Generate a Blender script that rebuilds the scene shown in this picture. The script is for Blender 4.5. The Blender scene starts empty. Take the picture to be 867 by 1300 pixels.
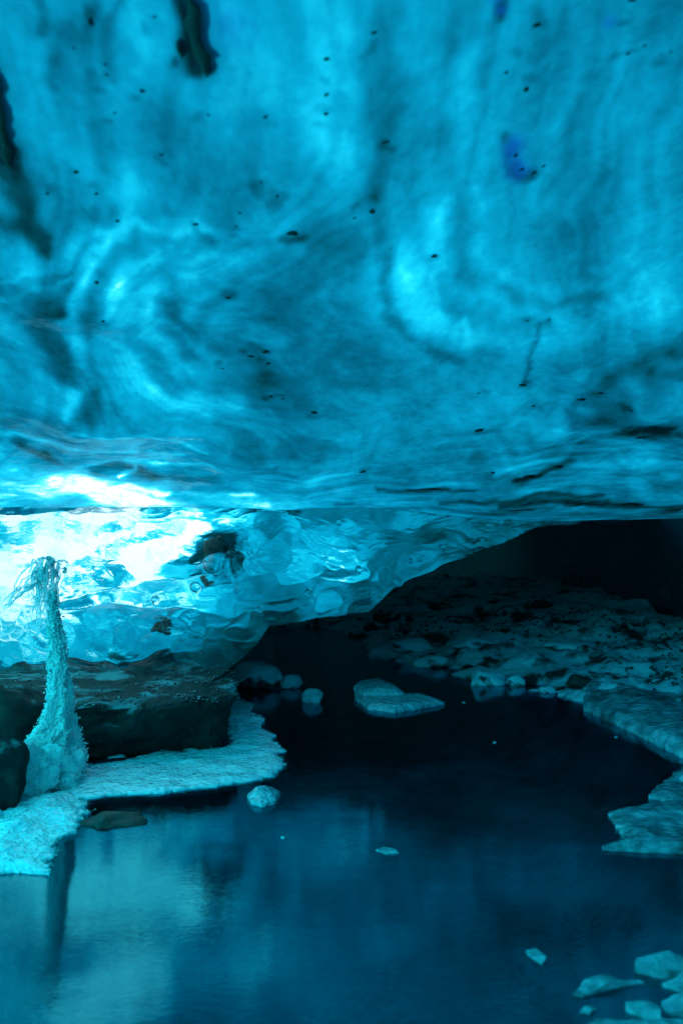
import bpy, math, random
import numpy as np
from mathutils import Vector

# ------------------------------------------------------------------ camera, sky, sun, exposure
sc = bpy.context.scene
EYE, F, CX, CY = 1.0, 1275.0, 433.5, 650.0          # eye height (m), focal length and centre in photo pixels
cam_d = bpy.data.cameras.new('camera')
cam_d.sensor_fit = 'VERTICAL'; cam_d.sensor_height = 36.0; cam_d.lens = 36.0 * F / 1300.0
cam_d.clip_start = 0.05; cam_d.clip_end = 500
cam_d.dof.use_dof = True; cam_d.dof.focus_distance = 4.3; cam_d.dof.aperture_fstop = 2.8
cam = bpy.data.objects.new('camera', cam_d); sc.collection.objects.link(cam)
cam.location = (0, 0, EYE); cam.rotation_euler = (math.radians(90), 0, 0)
sc.camera = cam

SUN_TO = Vector((-0.62, 0.58, 0.62)).normalized()    # towards the sun: behind the ice, to the left
world = bpy.data.worlds.new('World'); sc.world = world; world.use_nodes = True
wn = world.node_tree.nodes; wl = world.node_tree.links; wn.clear()
sky = wn.new('ShaderNodeTexSky'); sky.sky_type = 'NISHITA'; sky.sun_disc = False
sky.sun_elevation = math.asin(SUN_TO.z); sky.sun_rotation = math.atan2(SUN_TO.x, SUN_TO.y)
bg = wn.new('ShaderNodeBackground'); bg.inputs['Strength'].default_value = 0.15
wo = wn.new('ShaderNodeOutputWorld'); wl.new(sky.outputs[0], bg.inputs[0]); wl.new(bg.outputs[0], wo.inputs[0])
sun_d = bpy.data.lights.new('sun', 'SUN'); sun_d.energy = 5.0; sun_d.angle = math.radians(0.5); sun_d.color = (1, 0.97, 0.93)
sun = bpy.data.objects.new('sun', sun_d); sc.collection.objects.link(sun)
sun.rotation_euler = SUN_TO.to_track_quat('Z', 'Y').to_euler(); sun.location = (0, 0, 8)
vs = sc.view_settings; vs.view_transform = 'Standard'; vs.look = 'None'; vs.gamma = 1; vs.exposure = 1.0
sc.cycles.use_denoising = True; sc.cycles.max_bounces = 10; sc.cycles.diffuse_bounces = 5
sc.cycles.glossy_bounces = 4; sc.cycles.transmission_bounces = 8; sc.cycles.transparent_max_bounces = 8
sc.cycles.sample_clamp_indirect = 6.0

rng = np.random.default_rng(11); random.seed(11)

# ------------------------------------------------------------------ numeric helpers
def _hash(ix, iy, iz):
    h = (ix.astype(np.int64) * 374761393 + iy.astype(np.int64) * 668265263 + iz.astype(np.int64) * 2147483647) & 0xffffffff
    h = ((h ^ (h >> 13)) * 1274126177) & 0xffffffff
    return ((h ^ (h >> 16)) & 0xffff) / 32767.5 - 1.0
def noise(x, y, z=0.0):
    x, y, z = np.broadcast_arrays(np.asarray(x, float), np.asarray(y, float), np.asarray(z, float))
    ix, iy, iz = np.floor(x), np.floor(y), np.floor(z)
    fx, fy, fz = x - ix, y - iy, z - iz
    s = lambda t: t * t * t * (t * (t * 6 - 15) + 10)
    ux, uy, uz = s(fx), s(fy), s(fz); r = 0
    for dx in (0, 1):
        for dy in (0, 1):
            for dz in (0, 1):
                w = (ux if dx else 1 - ux) * (uy if dy else 1 - uy) * (uz if dz else 1 - uz)
                r = r + w * _hash(ix + dx, iy + dy, iz + dz)
    return r
def fbm(x, y, z=0.0, o=4, g=0.5):
    r, a, f = 0, 1.0, 1.0
    for k in range(o):
        r = r + a * noise(x * f + 17.3 * k, y * f - 9.1 * k, np.asarray(z) * f + 4.7 * k); a *= g; f *= 2.03
    return r
def sstep(a, b, x):
    t = np.clip((np.asarray(x, float) - a) / (b - a), 0, 1); return t * t * (3 - 2 * t)
def at(px, py, Y):                                    # photo pixel at a distance Y -> point in the place
    return ((px - CX) / F * Y, Y, EYE - (py - CY) / F * Y)
def on_z(px, py, z=0.0):                              # photo pixel on a level plane
    return at(px, py, (EYE - z) * F / (py - CY))

# ------------------------------------------------------------------ material helpers
def new_mat(name):
    m = bpy.data.materials.new(name); m.use_nodes = True
    m.node_tree.nodes.clear(); return m, m.node_tree.nodes, m.node_tree.links
def N(nodes, kind, **kw):
    n = nodes.new(kind)
    for k, v in kw.items():
        if k in n.inputs: n.inputs[k].default_value = v
        else: setattr(n, k, v)
    return n
def ramp(nodes, stops):
    r = nodes.new('ShaderNodeValToRGB'); e = r.color_ramp.elements
    while len(e) < len(stops): e.new(0.5)
    for k, (p, c) in enumerate(stops): e[k].position = p; e[k].color = (*c, 1)
    return r
def noise_tex(nodes, links, scale, detail=4, vec=None, rough=0.55, dist=0.0):
    n = N(nodes, 'ShaderNodeTexNoise', Scale=scale, Detail=detail, Roughness=rough, Distortion=dist)
    if vec is not None: links.new(vec, n.inputs['Vector'])
    return n
def math_n(nodes, links, op, a, b):
    m = nodes.new('ShaderNodeMath'); m.operation = op
    for k, v in enumerate((a, b)):
        if isinstance(v, (int, float)): m.inputs[k].default_value = v
        else: links.new(v, m.inputs[k])
    return m.outputs[0]
def stretch(nodes, links, sx, sy, sz):
    tc = nodes.new('ShaderNodeTexCoord'); mp = nodes.new('ShaderNodeMapping'); mp.inputs['Scale'].default_value = (sx, sy, sz)
    links.new(tc.outputs['Object'], mp.inputs['Vector']); return mp.outputs[0]

def glacier_ice(name, bump_scale=18, bump=0.25, gloss=0.05, mottle=0.2):
    """Blue glacier ice lit through from outside: the attribute 'clarity' says how clean and thin the ice is, with painted glow added in."""
    m, n, l = new_mat(name)
    at_ = N(n, 'ShaderNodeAttribute', attribute_name='clarity')
    tint = N(n, 'ShaderNodeAttribute', attribute_name='tint')
    v1 = stretch(n, l, 1, 0.7, 1)
    a = noise_tex(n, l, 9, 6, v1, 0.62, 0.6); b = noise_tex(n, l, 38, 5, v1, 0.65)
    s = math_n(n, l, 'ADD', math_n(n, l, 'MULTIPLY', math_n(n, l, 'SUBTRACT', a.outputs[0], 0.5), mottle),
               math_n(n, l, 'MULTIPLY', math_n(n, l, 'SUBTRACT', b.outputs[0], 0.5), mottle * 0.75))
    fac = math_n(n, l, 'ADD', at_.outputs['Fac'], s)
    r = ramp(n, [(0.0, (0.0001, 0.003, 0.004)), (0.2, (0.0001, 0.018, 0.026)), (0.42, (0.0002, 0.057, 0.098)),
                 (0.62, (0.0004, 0.120, 0.198)), (0.78, (0.002, 0.21, 0.30)), (0.87, (0.012, 0.31, 0.40)), (0.94, (0.13, 0.42, 0.49)), (1.0, (0.40, 0.55, 0.59))])
    thin = N(n, 'ShaderNodeAttribute', attribute_name='thin')  # marks unseen ice that passes extra light to brighten the cave
    l.new(fac, r.inputs[0])
    mx = N(n, 'ShaderNodeMix', data_type='RGBA', blend_type='MIX')
    l.new(tint.outputs['Fac'], mx.inputs[0]); l.new(r.outputs[0], mx.inputs[6]); mx.inputs[7].default_value = (0.001, 0.03, 0.17, 1)
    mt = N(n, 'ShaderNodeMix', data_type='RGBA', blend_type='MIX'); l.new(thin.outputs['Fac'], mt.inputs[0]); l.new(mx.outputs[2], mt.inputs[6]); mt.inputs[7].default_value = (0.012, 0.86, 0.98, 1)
    tr = n.new('ShaderNodeBsdfTranslucent'); l.new(mt.outputs[2], tr.inputs[0])
    df = N(n, 'ShaderNodeBsdfDiffuse', Color=(0.002, 0.14, 0.2, 1))
    m1 = N(n, 'ShaderNodeMixShader', Fac=0.1); l.new(tr.outputs[0], m1.inputs[1]); l.new(df.outputs[0], m1.inputs[2])
    gl = N(n, 'ShaderNodeBsdfGlossy', Roughness=0.12, Color=(0.4, 0.9, 1, 1))
    fr = N(n, 'ShaderNodeFresnel', IOR=1.31)
    bp = N(n, 'ShaderNodeBump', Strength=bump, Distance=0.03)
    bn = noise_tex(n, l, bump_scale, 3, v1, 0.5, 0.3); l.new(bn.outputs[0], bp.inputs['Height'])
    for x in (df, gl, fr): l.new(bp.outputs[0], x.inputs['Normal'])
    m2 = n.new('ShaderNodeMixShader'); l.new(math_n(n, l, 'MULTIPLY', fr.outputs[0], gloss / 0.05), m2.inputs[0])
    l.new(m1.outputs[0], m2.inputs[1]); l.new(gl.outputs[0], m2.inputs[2])
    o = n.new('ShaderNodeOutputMaterial'); l.new(m2.outputs[0], o.inputs[0]); return m

def clear_ice(name, tint=(0.86, 0.98, 0.99), rough=0.01, bump=0.45, bscale=22):
    m, n, l = new_mat(name)
    g = N(n, 'ShaderNodeBsdfGlass', Roughness=rough, IOR=1.31, Color=(*tint, 1))
    bp = N(n, 'ShaderNodeBump', Strength=bump, Distance=0.02); nt = noise_tex(n, l, bscale, 4, stretch(n, l, 1, 1, 1.6))
    l.new(nt.outputs[0], bp.inputs['Height']); l.new(bp.outputs[0], g.inputs['Normal'])
    o = n.new('ShaderNodeOutputMaterial'); l.new(g.outputs[0], o.inputs[0]); return m

def frosted_ice(name, c0=(0.42, 0.70, 0.78), c1=(0.80, 0.93, 0.96), scale=40, trans=0.35, bump=0.6, dirt=0.0):
    m, n, l = new_mat(name); v = stretch(n, l, 1, 1, 1)
    a = noise_tex(n, l, scale, 5, v, 0.65); r = ramp(n, [(0.35, c0), (0.65, c1)]); l.new(a.outputs[0], r.inputs[0])
    col = r.outputs[0]
    if dirt > 0:
        d = noise_tex(n, l, scale * 0.22, 5, v, 0.7, 0.4); dr = ramp(n, [(0.5 - dirt * 0.2, (1, 1, 1)), (0.66, (0.06, 0.09, 0.09))]); l.new(d.outputs[0], dr.inputs[0])
        mx = N(n, 'ShaderNodeMix', data_type='RGBA', blend_type='MULTIPLY'); mx.inputs[0].default_value = 1
        l.new(col, mx.inputs[6]); l.new(dr.outputs[0], mx.inputs[7]); col = mx.outputs[2]
    df = n.new('ShaderNodeBsdfDiffuse'); tr = n.new('ShaderNodeBsdfTranslucent'); gl = N(n, 'ShaderNodeBsdfGlossy', Roughness=0.18)
    l.new(col, df.inputs[0]); l.new(col, tr.inputs[0])
    bp = N(n, 'ShaderNodeBump', Strength=bump, Distance=0.012); b = N(n, 'ShaderNodeTexVoronoi', Scale=scale * 2.2); l.new(v, b.inputs['Vector']); l.new(b.outputs[0], bp.inputs['Height'])
    fr = N(n, 'ShaderNodeFresnel', IOR=1.31)
    for x in (df, gl, fr): l.new(bp.outputs[0], x.inputs['Normal'])
    m1 = N(n, 'ShaderNodeMixShader', Fac=trans); l.new(df.outputs[0], m1.inputs[1]); l.new(tr.outputs[0], m1.inputs[2])
    m2 = n.new('ShaderNodeMixShader'); l.new(fr.outputs[0], m2.inputs[0]); l.new(m1.outputs[0], m2.inputs[1]); l.new(gl.outputs[0], m2.inputs[2])
    o = n.new('ShaderNodeOutputMaterial'); l.new(m2.outputs[0], o.inputs[0]); return m

def rock_mat(name, c0=(0.012, 0.013, 0.012), c1=(0.07, 0.07, 0.062), scale=14, frost=0.0, frost_scale=5.0, frost_col=(0.5, 0.66, 0.7), up=True, bump=0.8, rough=0.55, silt=False):
    m, n, l = new_mat(name); v = stretch(n, l, 1, 1, 1)
    a = noise_tex(n, l, scale, 8, v, 0.7); r = ramp(n, [(0.3, c0), (0.72, c1)]); l.new(a.outputs[0], r.inputs[0])
    p = N(n, 'ShaderNodeBsdfPrincipled', Roughness=rough); col = r.outputs[0]
    if frost > 0:
        f = noise_tex(n, l, frost_scale, 6, v, 0.62, 0.5); fac = f.outputs[0]
        if up:
            ge = n.new('ShaderNodeNewGeometry'); sp = n.new('ShaderNodeSeparateXYZ'); l.new(ge.outputs['Normal'], sp.inputs[0])
            fac = math_n(n, l, 'ADD', fac, math_n(n, l, 'MULTIPLY', math_n(n, l, 'SUBTRACT', sp.outputs[2], 0.6), 0.22))
        fr_ = ramp(n, [(0.62 - 0.25 * frost, (0, 0, 0)), (0.72 - 0.25 * frost, (1, 1, 1))]); l.new(fac, fr_.inputs[0])
        mx = N(n, 'ShaderNodeMix', data_type='RGBA'); l.new(fr_.outputs[0], mx.inputs[0]); l.new(col, mx.inputs[6]); mx.inputs[7].default_value = (*frost_col, 1); col = mx.outputs[2]
    if silt:
        g2 = n.new('ShaderNodeNewGeometry'); s2 = n.new('ShaderNodeSeparateXYZ'); l.new(g2.outputs['Position'], s2.inputs[0])
        m2 = N(n, 'ShaderNodeMapRange'); m2.inputs[1].default_value = -0.01; m2.inputs[2].default_value = -0.06; l.new(s2.outputs[2], m2.inputs[0])
        sr = ramp(n, [(0.35, (0.14, 0.19, 0.19)), (0.65, (0.46, 0.56, 0.56))]); l.new(noise_tex(n, l, 5, 6, v, .65).outputs[0], sr.inputs[0])
        m3 = N(n, 'ShaderNodeMix', data_type='RGBA'); l.new(m2.outputs[0], m3.inputs[0]); l.new(col, m3.inputs[6]); l.new(sr.outputs[0], m3.inputs[7]); col = m3.outputs[2]
    l.new(col, p.inputs['Base Color'])
    bp = N(n, 'ShaderNodeBump', Strength=bump, Distance=0.02); l.new(a.outputs[0], bp.inputs['Height']); l.new(bp.outputs[0], p.inputs['Normal'])
    o = n.new('ShaderNodeOutputMaterial'); l.new(p.outputs[0], o.inputs[0]); return m

def water_mat():
    m, n, l = new_mat('pool_water')
    a = noise_tex(n, l, 2.2, 2, stretch(n, l, 0.7, 1.0, 1), 0.5, 0.4); b = noise_tex(n, l, 34, 3, stretch(n, l, 0.5, 1.3, 1), 0.55); c = noise_tex(n, l, 120, 2, stretch(n, l, 0.25, 1.0, 1), 0.5)
    patch = noise_tex(n, l, 1.3, 2, stretch(n, l, 1, 0.6, 1)); pr = ramp(n, [(0.52, (0.08, 0.08, 0.08)), (0.66, (1, 1, 1))]); l.new(patch.outputs[0], pr.inputs[0])
    h = math_n(n, l, 'ADD', math_n(n, l, 'ADD', math_n(n, l, 'MULTIPLY', a.outputs[0], 0.5), math_n(n, l, 'MULTIPLY', c.outputs[0], 0.05)),
               math_n(n, l, 'MULTIPLY', math_n(n, l, 'MULTIPLY', b.outputs[0], pr.outputs[0]), 0.05))
    tc = n.new('ShaderNodeTexCoord'); vd = N(n, 'ShaderNodeVectorMath', operation='DISTANCE'); l.new(tc.outputs['Object'], vd.inputs[0]); vd.inputs[1].default_value = (0.16, 2.02, 0)
    mr = N(n, 'ShaderNodeMapRange', interpolation_type='SMOOTHSTEP'); mr.inputs[1].default_value = 0.30; mr.inputs[2].default_value = 0.05; l.new(vd.outputs['Value'], mr.inputs[0])
    rp = noise_tex(n, l, 70, 2, stretch(n, l, 0.45, 1.0, 1), 0.5, 0.6)
    h = math_n(n, l, 'ADD', h, math_n(n, l, 'MULTIPLY', math_n(n, l, 'MULTIPLY', rp.outputs[0], mr.outputs[0]), 0.6))
    bp = N(n, 'ShaderNodeBump', Strength=0.06, Distance=0.1); l.new(h, bp.inputs['Height'])
    gl = N(n, 'ShaderNodeBsdfGlossy', Roughness=0.045, Color=(0.06, 0.82, 1, 1)); tr = N(n, 'ShaderNodeBsdfTransparent', Color=(0.03, 0.80, 0.92, 1))
    fr = N(n, 'ShaderNodeFresnel', IOR=2.2)
    l.new(bp.outputs[0], gl.inputs['Normal']); l.new(bp.outputs[0], fr.inputs['Normal'])
    mx = n.new('ShaderNodeMixShader'); l.new(fr.outputs[0], mx.inputs[0]); l.new(tr.outputs[0], mx.inputs[1]); l.new(gl.outputs[0], mx.inputs[2])
    o = n.new('ShaderNodeOutputMaterial'); l.new(mx.outputs[0], o.inputs[0]); return m
def grit_mat():
    m, n, l = new_mat('grit_in_ice')
    nt = noise_tex(n, l, 60, 4); r = ramp(n, [(0.35, (0.03, 0.06, 0.055)), (0.7, (0.16, 0.28, 0.26))]); l.new(nt.outputs[0], r.inputs[0])
    tr = n.new('ShaderNodeBsdfTranslucent'); df = n.new('ShaderNodeBsdfDiffuse'); l.new(r.outputs[0], tr.inputs[0]); l.new(r.outputs[0], df.inputs[0])
    mx = N(n, 'ShaderNodeMixShader', Fac=0.4); l.new(tr.outputs[0], mx.inputs[1]); l.new(df.outputs[0], mx.inputs[2])
    o = n.new('ShaderNodeOutputMaterial'); l.new(mx.outputs[0], o.inputs[0]); return m
def splash_mat():
    m, n, l = new_mat('splash_ice')
    g = N(n, 'ShaderNodeBsdfGlass', Roughness=0.05, IOR=1.31, Color=(0.95, 1, 1, 1)); d = N(n, 'ShaderNodeBsdfTranslucent', Color=(0.9, 0.97, 1, 1))
    e = N(n, 'ShaderNodeBsdfDiffuse', Color=(0.9, 0.97, 1, 1)); a = n.new('ShaderNodeAddShader')
    m0 = N(n, 'ShaderNodeMixShader', Fac=0.25); l.new(d.outputs[0], m0.inputs[1]); l.new(e.outputs[0], m0.inputs[2])
    nt = noise_tex(n, l, 50, 3); r = ramp(n, [(0.38, (0.2, 0.2, 0.2)), (0.6, (0.9, 0.9, 0.9))]); l.new(nt.outputs[0], r.inputs[0])
    mx = n.new('ShaderNodeMixShader'); l.new(r.outputs[0], mx.inputs[0]); l.new(g.outputs[0], mx.inputs[1]); l.new(m0.outputs[0], mx.inputs[2])
    n.remove(a); o = n.new('ShaderNodeOutputMaterial'); l.new(mx.outputs[0], o.inputs[0]); return m

M = dict(
    ceiling=glacier_ice('ceiling_ice', 12, 0.3, 0.015, 0.26), wall=glacier_ice('wall_ice', 20, 0.3, 0.0, 0.16),
    roof=glacier_ice('basal_ice', 6, .4, .02, .05), clear=clear_ice('clear_ice'), splash=splash_mat(),
    pillar=frosted_ice('granular_ice', (0.70, 0.88, 0.92), (0.97, 0.99, 0.99), 30, 0.4, 0.3),
    shelf=frosted_ice('shelf_ice', (0.46, 0.76, 0.84), (0.93, 0.98, 0.99), 22, 0.1, 0.4),
    floe=frosted_ice('floe_ice', (0.30, 0.50, 0.56), (0.62, 0.78, 0.84), 26, 0.2, 0.7),
    slab=frosted_ice('dirty_slab_ice', (0.10, 0.26, 0.32), (0.60, 0.80, 0.88), 16, 0.2, 0.35, 0.5),
    wet=frosted_ice('wet_dirty_ice', (0.12, 0.28, 0.34), (0.48, 0.68, 0.76), 18, 0.25, 0.3, 0.35), rock=rock_mat('basalt', (0.004, 0.010, 0.009), (0.02, 0.045, 0.036), frost=0.0), ledge=rock_mat('ledge_rock', (0.001, 0.006, 0.006), (0.006, 0.028, 0.028), 16, 0.16, 4.5, (0.04, 0.26, 0.28), rough=0.9),
    frosted_rock=rock_mat('frosted_boulder', (0.03, 0.035, 0.04), (0.09, 0.1, 0.1), 10, 1.5, 6, (0.55, 0.74, 0.82)),
    bank=rock_mat('bank_gravel_and_snow', (0.010, 0.011, 0.010), (0.055, 0.055, 0.047), 26, 0.60, 3.4, (0.62, 0.84, 0.92), True, 1.0, silt=True),
    void=rock_mat('dark_basal_ice', (0.008, 0.009, 0.009), (0.02, 0.021, 0.02), 5), grit=grit_mat(),
    embedded=rock_mat('frozen_in_rock', (0.006, 0.016, 0.013), (0.02, 0.05, 0.038), 30),
    bed=rock_mat('pool_bed_silt', (0.03, 0.035, 0.035), (0.16, 0.18, 0.18), 7), water=water_mat(),
    gravel=rock_mat('loose_gravel', (0.006, 0.012, 0.012), (0.04, 0.085, 0.085), 30, 0.25, 12),
)

# ------------------------------------------------------------------ object helpers
def tag(o, label=None, cat=None, group=None, kind=None):
    if label: o['label'] = label
    if cat: o['category'] = cat
    if group: o['group'] = group
    if kind: o['kind'] = kind
    return o
def link(name, me, mat, parent=None, smooth=True):
    if smooth: me.polygons.foreach_set('use_smooth', np.ones(len(me.polygons), bool))
    if mat is not None and not me.materials: me.materials.append(mat)
    o = bpy.data.objects.new(name, me); sc.collection.objects.link(o)
    if parent: o.parent = parent
    return o
def empty(name, loc=(0, 0, 0)):
    o = bpy.data.objects.new(name, None); o.location = loc; o.empty_display_size = 0.1; sc.collection.objects.link(o); return o
def grid_mesh(name, P, attrs=None, flip=False):       # P: (rows, cols, 3)
    R, C = P.shape[:2]; me = bpy.data.meshes.new(name)
    i = np.arange(R * C).reshape(R, C); q = np.stack([i[:-1, :-1], i[:-1, 1:], i[1:, 1:], i[1:, :-1]], -1)
    q = (q[..., ::-1] if flip else q).reshape(-1)
    me.vertices.add(R * C); me.vertices.foreach_set('co', P.astype(np.float32).reshape(-1))
    nf = (R - 1) * (C - 1); me.loops.add(nf * 4); me.loops.foreach_set('vertex_index', q.astype(np.int32))
    me.polygons.add(nf); me.polygons.foreach_set('loop_start', np.arange(0, nf * 4, 4, dtype=np.int32))
    me.update(calc_edges=True); me.validate()
    for k, a in (attrs or {}).items():
        t = me.attributes.new(k, 'FLOAT', 'POINT'); t.data.foreach_set('value', a.astype(np.float32).reshape(-1))
    return me
def raw_mesh(name, V, Fc):
    me = bpy.data.meshes.new(name); me.from_pydata([tuple(v) for v in V], [], [tuple(f) for f in Fc]); me.update(); return me
def ico(sub):
    import bmesh
    bm = bmesh.new(); bmesh.ops.create_icosphere(bm, subdivisions=sub, radius=1.0)
    V = np.array([v.co[:] for v in bm.verts]); Fc = np.array([[v.index for v in f.verts] for f in bm.faces]); bm.free(); return V, Fc
ICO = {k: ico(k) for k in (1, 2, 3, 4, 5)}
def rock_mesh(name, sx, sy, sz, seed, sub=4, rough=0.25, facets=7, flat=0.55):
    """An uneven stone: a ball cut by random planes, then roughened; its flat base lies at z = 0."""
    V, Fc = ICO[sub]; V = V.copy(); r = np.random.default_rng(seed)
    for k in range(facets):
        d = r.normal(size=3); d /= np.linalg.norm(d); h = r.uniform(0.55, 0.85)
        s = V @ d; V -= np.outer(np.clip(s - h, 0, None) * 0.85, d)
    n = fbm(V[:, 0] * 1.7 + seed, V[:, 1] * 1.7, V[:, 2] * 1.7, 5, 0.55)
    V *= (1 + rough * 0.6 * n)[:, None]
    V[:, 2] = np.where(V[:, 2] < -flat, -flat + (V[:, 2] + flat) * 0.1, V[:, 2]) + flat
    V *= np.array([sx, sy, sz]); return raw_mesh(name, V, Fc)
def crystals_mesh(name, pts, sizes, seed, long=1.6):   # many little ice grains in one mesh
    r = np.random.default_rng(seed); B = np.array([[1, 0, 0], [-1, 0, 0], [0, 1, 0], [0, -1, 0], [0, 0, long], [0, 0, -long]], float)
    T = np.array([[0, 2, 4], [2, 1, 4], [1, 3, 4], [3, 0, 4], [2, 0, 5], [1, 2, 5], [3, 1, 5], [0, 3, 5]])
    n = len(pts); Q = np.linalg.qr(r.normal(size=(n, 3, 3)))[0]
    V = np.einsum('nij,kj->nki', Q, B) * (np.asarray(sizes)[:, None, None] * r.uniform(0.6, 1.3, (n, 1, 3))) + np.asarray(pts)[:, None, :]
    Fc = (T[None] + 6 * np.arange(n)[:, None, None]).reshape(-1, 3)
    me = bpy.data.meshes.new(name); V = V.reshape(-1, 3)
    me.vertices.add(len(V)); me.vertices.foreach_set('co', V.astype(np.float32).reshape(-1))
    me.loops.add(len(Fc) * 3); me.loops.foreach_set('vertex_index', Fc.astype(np.int32).reshape(-1))
    me.polygons.add(len(Fc)); me.polygons.foreach_set('loop_start', np.arange(0, len(Fc) * 3, 3, dtype=np.int32))
    me.update(calc_edges=True); return me
def tube_mesh(name, pts, rad, seg=8, seed=0, bead=0.0):
    pts = np.asarray(pts, float); n = len(pts); V = []; Fc = []
    for k in range(n):
        t = pts[min(k + 1, n - 1)] - pts[max(k - 1, 0)]; t /= np.linalg.norm(t) + 1e-9
        a = np.cross(t, (0.3, 1, 0.2)); a /= np.linalg.norm(a); b = np.cross(t, a)
        rr = rad[k] * (1 + bead * noise(k * 0.55 + seed, seed * 1.7))
        for s in range(seg):
            w = 2 * math.pi * s / seg; V.append(pts[k] + rr * (math.cos(w) * a + math.sin(w) * b))
    for k in range(n - 1):
        for s in range(seg): Fc.append((k * seg + s, k * seg + (s + 1) % seg, (k + 1) * seg + (s + 1) % seg, (k + 1) * seg + s))
    Fc.append(tuple(range(seg))[::-1]); Fc.append(tuple((n - 1) * seg + s for s in range(seg)))
    return raw_mesh(name, V, Fc)
def spline(P, n):                                      # Catmull-Rom through the rows of P
    P = np.asarray(P, float); t = np.linspace(0, len(P) - 1, n); i = np.clip(t.astype(int), 0, len(P) - 2); f = (t - i)[:, None]
    g = lambda k: P[np.clip(k, 0, len(P) - 1)]
    a, b, c, d = g(i - 1), g(i), g(i + 1), g(i + 2)
    return 0.5 * (2 * b + (c - a) * f + (2 * a - 5 * b + 4 * c - d) * f ** 2 + (3 * b - a - 3 * c + d) * f ** 3)

# ------------------------------------------------------------------ the ice ceiling
_pY = np.array([-3.0, -1, 0, 1, 1.7, 2.0, 2.5, 3.0, 3.5, 4.0, 4.4, 4.7, 5.2])
_pZ = np.array([2.5, 2.45, 2.36, 2.12, 1.87, 1.77, 1.585, 1.41, 1.262, 1.14, 1.05, 0.985, 0.90])
_ty = np.linspace(-3, 5.2, 821); _tz = np.interp(_ty, _pY, _pZ)
_ker = np.hanning(45); _ker /= _ker.sum(); _tz = np.convolve(np.pad(_tz, 22, 'edge'), _ker, 'valid')
def k_of(X): return 1 + 0.15 * sstep(-1.0, 1.3, X)
def lip_Y(X): return k_of(X) * (4.58 + 0.27 * sstep(0.1, 1.3, X)) + 0.03 * noise(np.asarray(X) * 1.3 + 5, 2.2)
def wall_Y0(X): return lip_Y(X) + 0.11 + 0.10 * sstep(-0.9, -0.3, X) * sstep(0.6, 0.0, X)
def cups(X, Y):                                        # melt scallops: shallow bowls meeting in ridges
    d = np.full(np.shape(X), 9.0)
    for cx, cy, r in CUPS: d = np.minimum(d, ((X - cx) / r) ** 2 + ((Y - cy) / (r * 1.3)) ** 2)
    return np.clip(d, 0, 1)
CUPS = [(-1.35, 3.55, .5), (-0.75, 3.9, .42), (-0.35, 3.0, .6), (-1.15, 2.7, .5), (0.45, 3.6, .6), (0.35, 2.3, .55), (1.05, 3.0, .55),
        (-0.6, 2.0, .45), (1.2, 4.2, .6), (0.2, 4.4, .5), (-1.5, 4.2, .3), (-1.05, 4.25, .3), (-1.8, 3.0, .5), (1.8, 3.4, .6), (-0.4, 4.3, .35)]
def ceil_z(X, Y):
    X = np.asarray(X, float); Y = np.asarray(Y, float)
    z = np.interp(Y / k_of(X), _ty, _tz)
    fade = sstep(0.9, 2.2, Y)
    z = z + fade * (0.05 * noise(X * 1.1 + 3, Y * 0.9) + 0.022 * fbm(X * 2.6, Y * 2.0 + 7, 0, 3)) * (0.4 + 0.6 * sstep(-0.1, 0.7, lip_Y(X) - Y))
    z = z - 0.055 * fade * cups(X, Y) * (0.45 + 0.55 * sstep(0.0, 0.9, lip_Y(X) - Y))+ 0.03 * fade
    side = np.clip(np.abs(X + 0.1) - 2.15, 0, None); z = z - 2.6 * side ** 2
    back = np.clip(-1.0 - Y, 0, None); return z - 1.7 * back ** 2
def _lookup():                                        # where lines of sight meet the ceiling, tabled once
    gx = np.arange(-84, 960, 24.0); gy = np.arange(-60, 684, 6.0); PX, PY = np.meshgrid(gx, gy)
    lo, hi = np.full(PX.shape, 1.2), np.full(PX.shape, 6.2)
    for n in (28, 10, 8):
        best = hi.copy(); prev = lo.copy(); done = np.zeros(PX.shape, bool)
        for k in range(n):
            Y = lo + (hi - lo) * k / (n - 1); X = (PX - CX) / F * Y
            hit = ((EYE - (PY - CY) / F * Y >= ceil_z(X, Y)) | (Y > lip_Y(X))) & ~done
            best = np.where(hit, Y, best); done |= hit; prev = np.where(done, prev, Y)
        lo, hi = prev, best
    return gx, gy, hi
_gx, _gy, _gY = _lookup()
def on_ceiling(px, py):
    u = min(max((px - _gx[0]) / 24.0, 0), len(_gx) - 1.001); v = min(max((py - _gy[0]) / 6.0, 0), len(_gy) - 1.001)
    i, j = int(u), int(v); a, b = u - i, v - j
    Y = (_gY[j, i] * (1 - a) + _gY[j, i + 1] * a) * (1 - b) + (_gY[j + 1, i] * (1 - a) + _gY[j + 1, i + 1] * a) * b
    return (px - CX) / F * Y, Y - 0.01

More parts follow.
